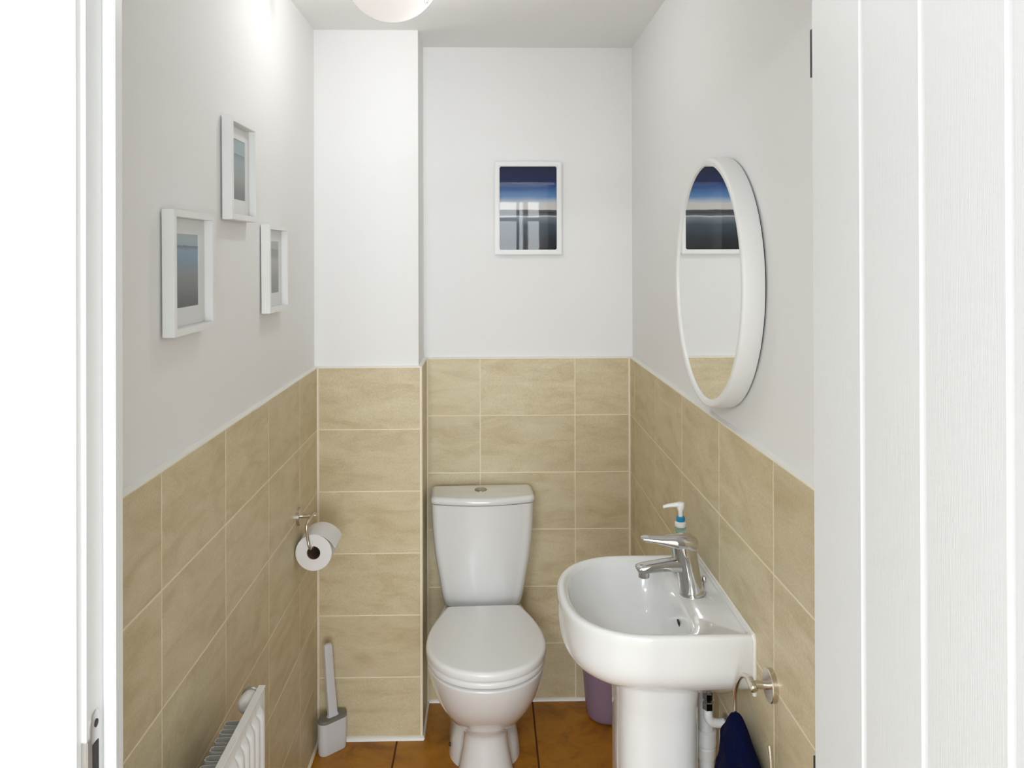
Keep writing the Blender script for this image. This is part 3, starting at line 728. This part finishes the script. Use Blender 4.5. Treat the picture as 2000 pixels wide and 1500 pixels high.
tr = thing('toilet_roll', 'white toilet roll hanging on the metal holder', 'toilet roll', (-.4925, 2.30, .7205))
RI, RO, LR = .0190, .0512, .112
bm = bmesh.new(); n = 72
ra = []
for i in range(n):
    a = 2*PI*i/n
    r = RO
    ra.append((a, r))
rings = []
for rr, y in ((RI, 0), (RO-.0012, 0), (RO, .0012), (RO, LR-.0012), (RO-.0012, LR), (RI, LR), (RI, 0)):
    rings.append([(rr*math.cos(a), y, rr*math.sin(a)) for a, _ in ra])
loft(bm, rings, False, False); bmesh.ops.remove_doubles(bm, verts=bm.verts[:], dist=1e-6); fixn(bm)
obj('roll', bm, M['paper'], tr, True, 40)
# loose end: follows the roll from the top and stands off at the right
bm = bmesh.new(); sec = []
for i in range(13):
    t = i/12; a = math.radians(100-88*t); r = RO+.0006+.0105*t**2.2
    sec.append((r*math.cos(a), r*math.sin(a)))
inn = [(x*(1-.0009/.0525), z*(1-.0009/.0525)) for x, z in sec[::-1]]
loft(bm, [[(x, .001, z) for x, z in sec+inn], [(x, LR-.001, z) for x, z in sec+inn]]); obj('loose_sheet', fixn(bm), M['paper'], tr, True, 40)
bm = bmesh.new()
rings = [[(rr*math.cos(a), y, rr*math.sin(a)) for a, _ in ra] for rr, y in ((RI-.0002, .002), (RI-.0012, .002), (RI-.0012, LR-.002), (RI-.0002, LR-.002), (RI-.0002, .002))]
loft(bm, rings, False, False); bmesh.ops.remove_doubles(bm, verts=bm.verts[:], dist=1e-6); obj('core', fixn(bm), M['card'], tr, True, 40)

# ------------------------------------------------------------------ toilet brush and holder
BA = math.radians(42)
bh = thing('brush_holder', 'flat grey-white toilet brush holder on the floor in the corner', 'brush holder', (-.4915, 2.5665, .0005), BA)
def stadium(L_, r, z, n=12):
    pts = []
    for i in range(n+1):
        a = -PI/2+PI*i/n; pts.append((L_/2-r+r*math.cos(a), r*math.sin(a), z))
    for i in range(n+1):
        a = PI/2+PI*i/n; pts.append((-L_/2+r+r*math.cos(a), r*math.sin(a), z))
    return pts
bm = bmesh.new(); loft(bm, [stadium(.090, .017, 0), stadium(.094, .019, .004), stadium(.096, .0198, .05), stadium(.097, .0202, .100)]); fixn(bm); obj('body', bm, M['grey'], bh, True, 50)
bm = bmesh.new(); loft(bm, [stadium(.0985, .021, .0995), stadium(.0985, .021, .1065), stadium(.096, .0198, .1085), stadium(.06, .012, .1090)]); fixn(bm); obj('lid', bm, M['dgrey'], bh, True, 40)
tb = thing('toilet_brush', 'grey-white flat brush handle standing in the brush holder', 'toilet brush', (-.4905, 2.567, .106), BA)
bm = bmesh.new()
loft(bm, [[(x+dx, y, z) for x, y in ((-hw, -.005), (-hw*.5, -.0062), (hw*.5, -.0062), (hw, -.005), (hw, .005), (-hw, .005))] for z, hw, dx in [(.0035, .0150, 0), (.0045, .0152, 0), (.10, .0142, -.009), (.225, .0130, -.018), (.233, .0120, -.0185), (.2345, .0110, -.0185)]]); fixn(bm)
obj('handle', bm, M['grey'], tb)
bm = bmesh.new(); loft(bm, [[(u[0]*1.0, u[1], u[2]) for u in stadium(.040, .0085, z)] for z in (.0032, .006)]); fixn(bm); obj('collar', bm, M['grey'], tb)

# ------------------------------------------------------------------ radiator on the left wall
RX, RY0, RY1, RZ0, RZ1 = -.450, 1.150, 1.6420, .145, .6945
rd = thing('radiator', 'white panel radiator with open convector fins low on the left wall', 'radiator', (RX, RY1, 0))
bm = bmesh.new(); pitch = .0333; ny = 0
Lr = RY1-RY0
cols = []
y = .016
ys = [0, .003]
nf = int((Lr-.032)/pitch)
off = (Lr-nf*pitch)/2
prof_y = [(0, 0), (off*.6, 0)]
for k in range(nf):
    for t in range(0, 12):
        u = t/12; h = .012*min(1, max(0, (math.sin(PI*u))**.4)); prof_y.append((off+(k+u)*pitch, h))
prof_y += [(off+nf*pitch, 0), (Lr, 0)]
zprof = [(RZ1, 0), (RZ1-.019, 0), (RZ1-.023, .15), (RZ1-.028, .6), (RZ1-.034, .9), (RZ1-.042, 1), (RZ0+.05, 1), (RZ0+.035, .5), (RZ0+.02, 0), (RZ0, 0)]
rings = [[(h*k, -yy, z) for yy, h in prof_y] for z, k in zprof]
back = [[(-.0115, -yy, z) for yy, h in prof_y] for z, k in zprof[::-1]]
loft(bm, rings+back+[rings[0]], False, False, closed=False); bmesh.ops.remove_doubles(bm, verts=bm.verts[:], dist=1e-6)
for yy in (0, -Lr):
    vs = [v for v in bm.verts if abs(v.co.y-yy) < 1e-6]
    bm.faces.new(sorted(vs, key=lambda v: (v.co.x < -.005, v.co.z if v.co.x > -.005 else -v.co.z)))
fixn(bm); obj('panel', bm, M['radiator'], rd, True, 35)
bm = bmesh.new(); box(bm, -.0125, .0012, -Lr, .0012, RZ1-.0006, RZ1+.0016); bmesh.ops.bevel(bm, geom=bm.edges[:], offset=.0006, segments=1, affect='EDGES'); obj('top_seam', bm, M['radiator'], rd)
# convector fins: one folded sheet behind the panel; each fold a part
fx0, fx1 = -.064, -.0125
fin_me = None
nfin = int((Lr-.06)/.0275)
for k in range(nfin):
    y = -.040-k*.0275
    if fin_me is None:
        bm = bmesh.new(); p_ = .0275; t_ = .0012
        path = [(fx1, 0), (fx0+.004, -.0025), (fx0, -.006), (fx0, -.0155), (fx0+.004, -.019), (fx1, -.0215)]
        inner = [(fx1, -t_*1.2), (fx0+.005, -.0025-t_*1.2), (fx0+t_*1.2, -.0068), (fx0+t_*1.2, -.0147), (fx0+.005, -.019+t_*1.2), (fx1, -.0215+t_*1.2)]
        pl = path+inner[::-1]
        loft(bm, [[(a, b, RZ0+.03) for a, b in pl], [(a, b, RZ1-.045) for a, b in pl]]); fixn(bm)
        o = obj('fin', bm, M['fin'], rd); fin_me = o.data
    else:
        o = bpy.data.objects.new('fin', fin_me); COL.objects.link(o); o.parent = rd
    o.location = (0, y, 0)
bm = bmesh.new(); lathe(bm, [(.004, -.046), (.010, -.0445), (.0150, -.040), (.0172, -.033), (.0172, -.016), (.0150, -.010), (.0150, .0), (.012, .004)], 28, 'Y', (-.029, .006, RZ1-.022)); obj('valve_cap', fixn(bm), M['plastic'], rd, True, 50)
bm = bmesh.new(); lathe(bm, [(.0178, -.0045), (.0186, -.003), (.0186, .001), (.0172, .003)], 28, 'Y', (-.029, .006, RZ1-.022)); obj('valve_collar', fixn(bm), M['steel'], rd, True, 40)
for yy in (-.10, -Lr+.10):
    obj('bracket', bbox(XL-RX, -.0105, yy-.012, yy+.012, .20, .48), M['radiator'], rd)

# ------------------------------------------------------------------ towel ring and towel on the right wall
RGX, RGY, RGZ, RGR = .4645, 1.414, .711, .0985
tg = thing('towel_ring', 'brushed metal open towel ring on the right tiled wall', 'towel ring', (XR, 1.4153, .803))
bm = bmesh.new(); lathe(bm, [(.0285, 0), (.0285, -.0085), (.0275, -.010), (.001, -.0102)], 36, 'X'); obj('rosette', fixn(bm), M['nickel'], tg, True, 30)
bm = bmesh.new(); bar(bm, (-.009, 0, 0), (-.0395, 0, .003), .0068, 18); obj('post', fixn(bm), M['nickel'], tg, True)
bm = bmesh.new(); tube(bm, [(RGX-XR, -.016, .0005), (RGX-XR, -.0145, .001), (RGX-XR, .010, .0055), (RGX-XR, .013, .006)], [.0045, .0068, .0068, .005], 16); obj('end_cap', fixn(bm), M['nickel'], tg, True, 40)
bm = bmesh.new(); pts = []
for i in range(49):
    a = math.radians(92-(92+205)*i/48*1.0)   # from the post, over the far side, round the bottom to the near side
    pts.append((RGX-XR, (RGY-1.4153)+RGR*math.cos(a), (RGZ-.803)+RGR*math.sin(a)))
tube(bm, pts, .0042, 12); obj('ring', bm, M['nickel'], tg, True)

tw = tag(bpy.data.objects.new('hand_towel', None), 'navy blue towel pulled through the towel ring below the basin', 'towel')
COL.objects.link(tw); tw.location = (RGX, 1.46, .40)
bm = bmesh.new(); rings = []
raw = [(.704, 1.505, .004, .004), (.698, 1.5035, .016, .011), (.684, 1.499, .034, .016), (.664, 1.4935, .054, .020), (.648, 1.480, .080, .023), (.634, 1.468, .106, .026), (.615, 1.463, .126, .029), (.58, 1.462, .134, .031), (.50, 1.462, .138, .031), (.40, 1.462, .140, .029), (.33, 1.462, .140, .028)]
sm_a = catmull([(q[0], q[1], q[2]) for q in raw], 6); sm_b = catmull([(q[3], 0, 0) for q in raw], 6)
for p, q in zip(sm_a, sm_b):
    ring = []
    for i in range(120):
        a = 2*PI*i/120; c_, s_ = math.cos(a), math.sin(a)
        depth = min(1, (0.704-p.x)/.06)
        fold = 1+.16*depth*math.sin(5*a+3*p.x*8)+.10*depth*math.sin(9*a+1.3+p.x*22)
        lump = .006*depth*math.sin(p.y*60+p.x*45+2*s_)
        nz = noise.noise(Vector((p.y*9+c_*2.2, s_*2.2, p.x*26)))*.007*depth+noise.noise(Vector((c_*7, s_*7, p.x*70)))*.0025*depth
        lump += nz*1.6
        ring.append((q.x*s_*fold+lump*.5*(1 if s_ < 0 else .1), (p.y-1.46)+p.z*c_*(1+.035*depth*math.sin(p.x*70)), p.x-.40))
    rings.append(ring)
loft(bm, rings); fixn(bm)
obj('cloth', bm, M['navy'], tw, True, 180)

# ------------------------------------------------------------------ ceiling light
cl_ = thing('ceiling_light', 'frosted glass dome ceiling light near the boxed corner', 'ceiling light', (-.238, 2.03, ZC))
bm = bmesh.new(); lathe(bm, [(.128, 0), (.128, -.012), (.122, -.016), (.05, -.016)], 48); obj('base', fixn(bm), M['steel'], cl_, True, 30)
bm = bmesh.new(); pr = [(.1225, -.0165)]
for i in range(0, 15):
    a = PI/2*i/14*.985; pr.append((.1225*math.cos(a), -.022-.121*math.sin(a)))
lathe(bm, pr, 56); obj('shade', fixn(bm), M['dome'], cl_, True, 60)
BULB = 4.3
bm = bmesh.new(); lathe(bm, [(.013, -.017), (.013, -.034)], 20, 'Z', (.055, 0, 0)); obj('lamp_holder', fixn(bm), M['plastic'], cl_, True, 40)
em = bpy.data.materials.new('lit_bulb'); em.use_nodes = True; pb = em.node_tree.nodes['Principled BSDF']
pb.inputs['Emission Color'].default_value = (.96, .985, 1, 1); pb.inputs['Emission Strength'].default_value = BULB/(4*PI*.027**2*PI)
bm = bmesh.new(); lathe(bm, [(.012, -.034), (.018, -.038), (.027, -.052), (.0275, -.058), (.024, -.070), (.014, -.080), (.002, -.083)], 24, 'Z', (.055, 0, 0)); obj('bulb', fixn(bm), em, cl_, True, 60)
for k in range(3):
    a = math.radians(40+120*k); bm = bmesh.new(); bar(bm, (.105*math.cos(a), .105*math.sin(a), -.064), (.127*math.cos(a), .127*math.sin(a), -.012), .003, 10); lathe(bm, [(.002, -.078), (.0065, -.076), (.0065, -.064), (.003, -.062)], 14, 'Z', (.108*math.cos(a), .108*math.sin(a), 0)); obj('clip', fixn(bm), M['steel'], cl_, True)
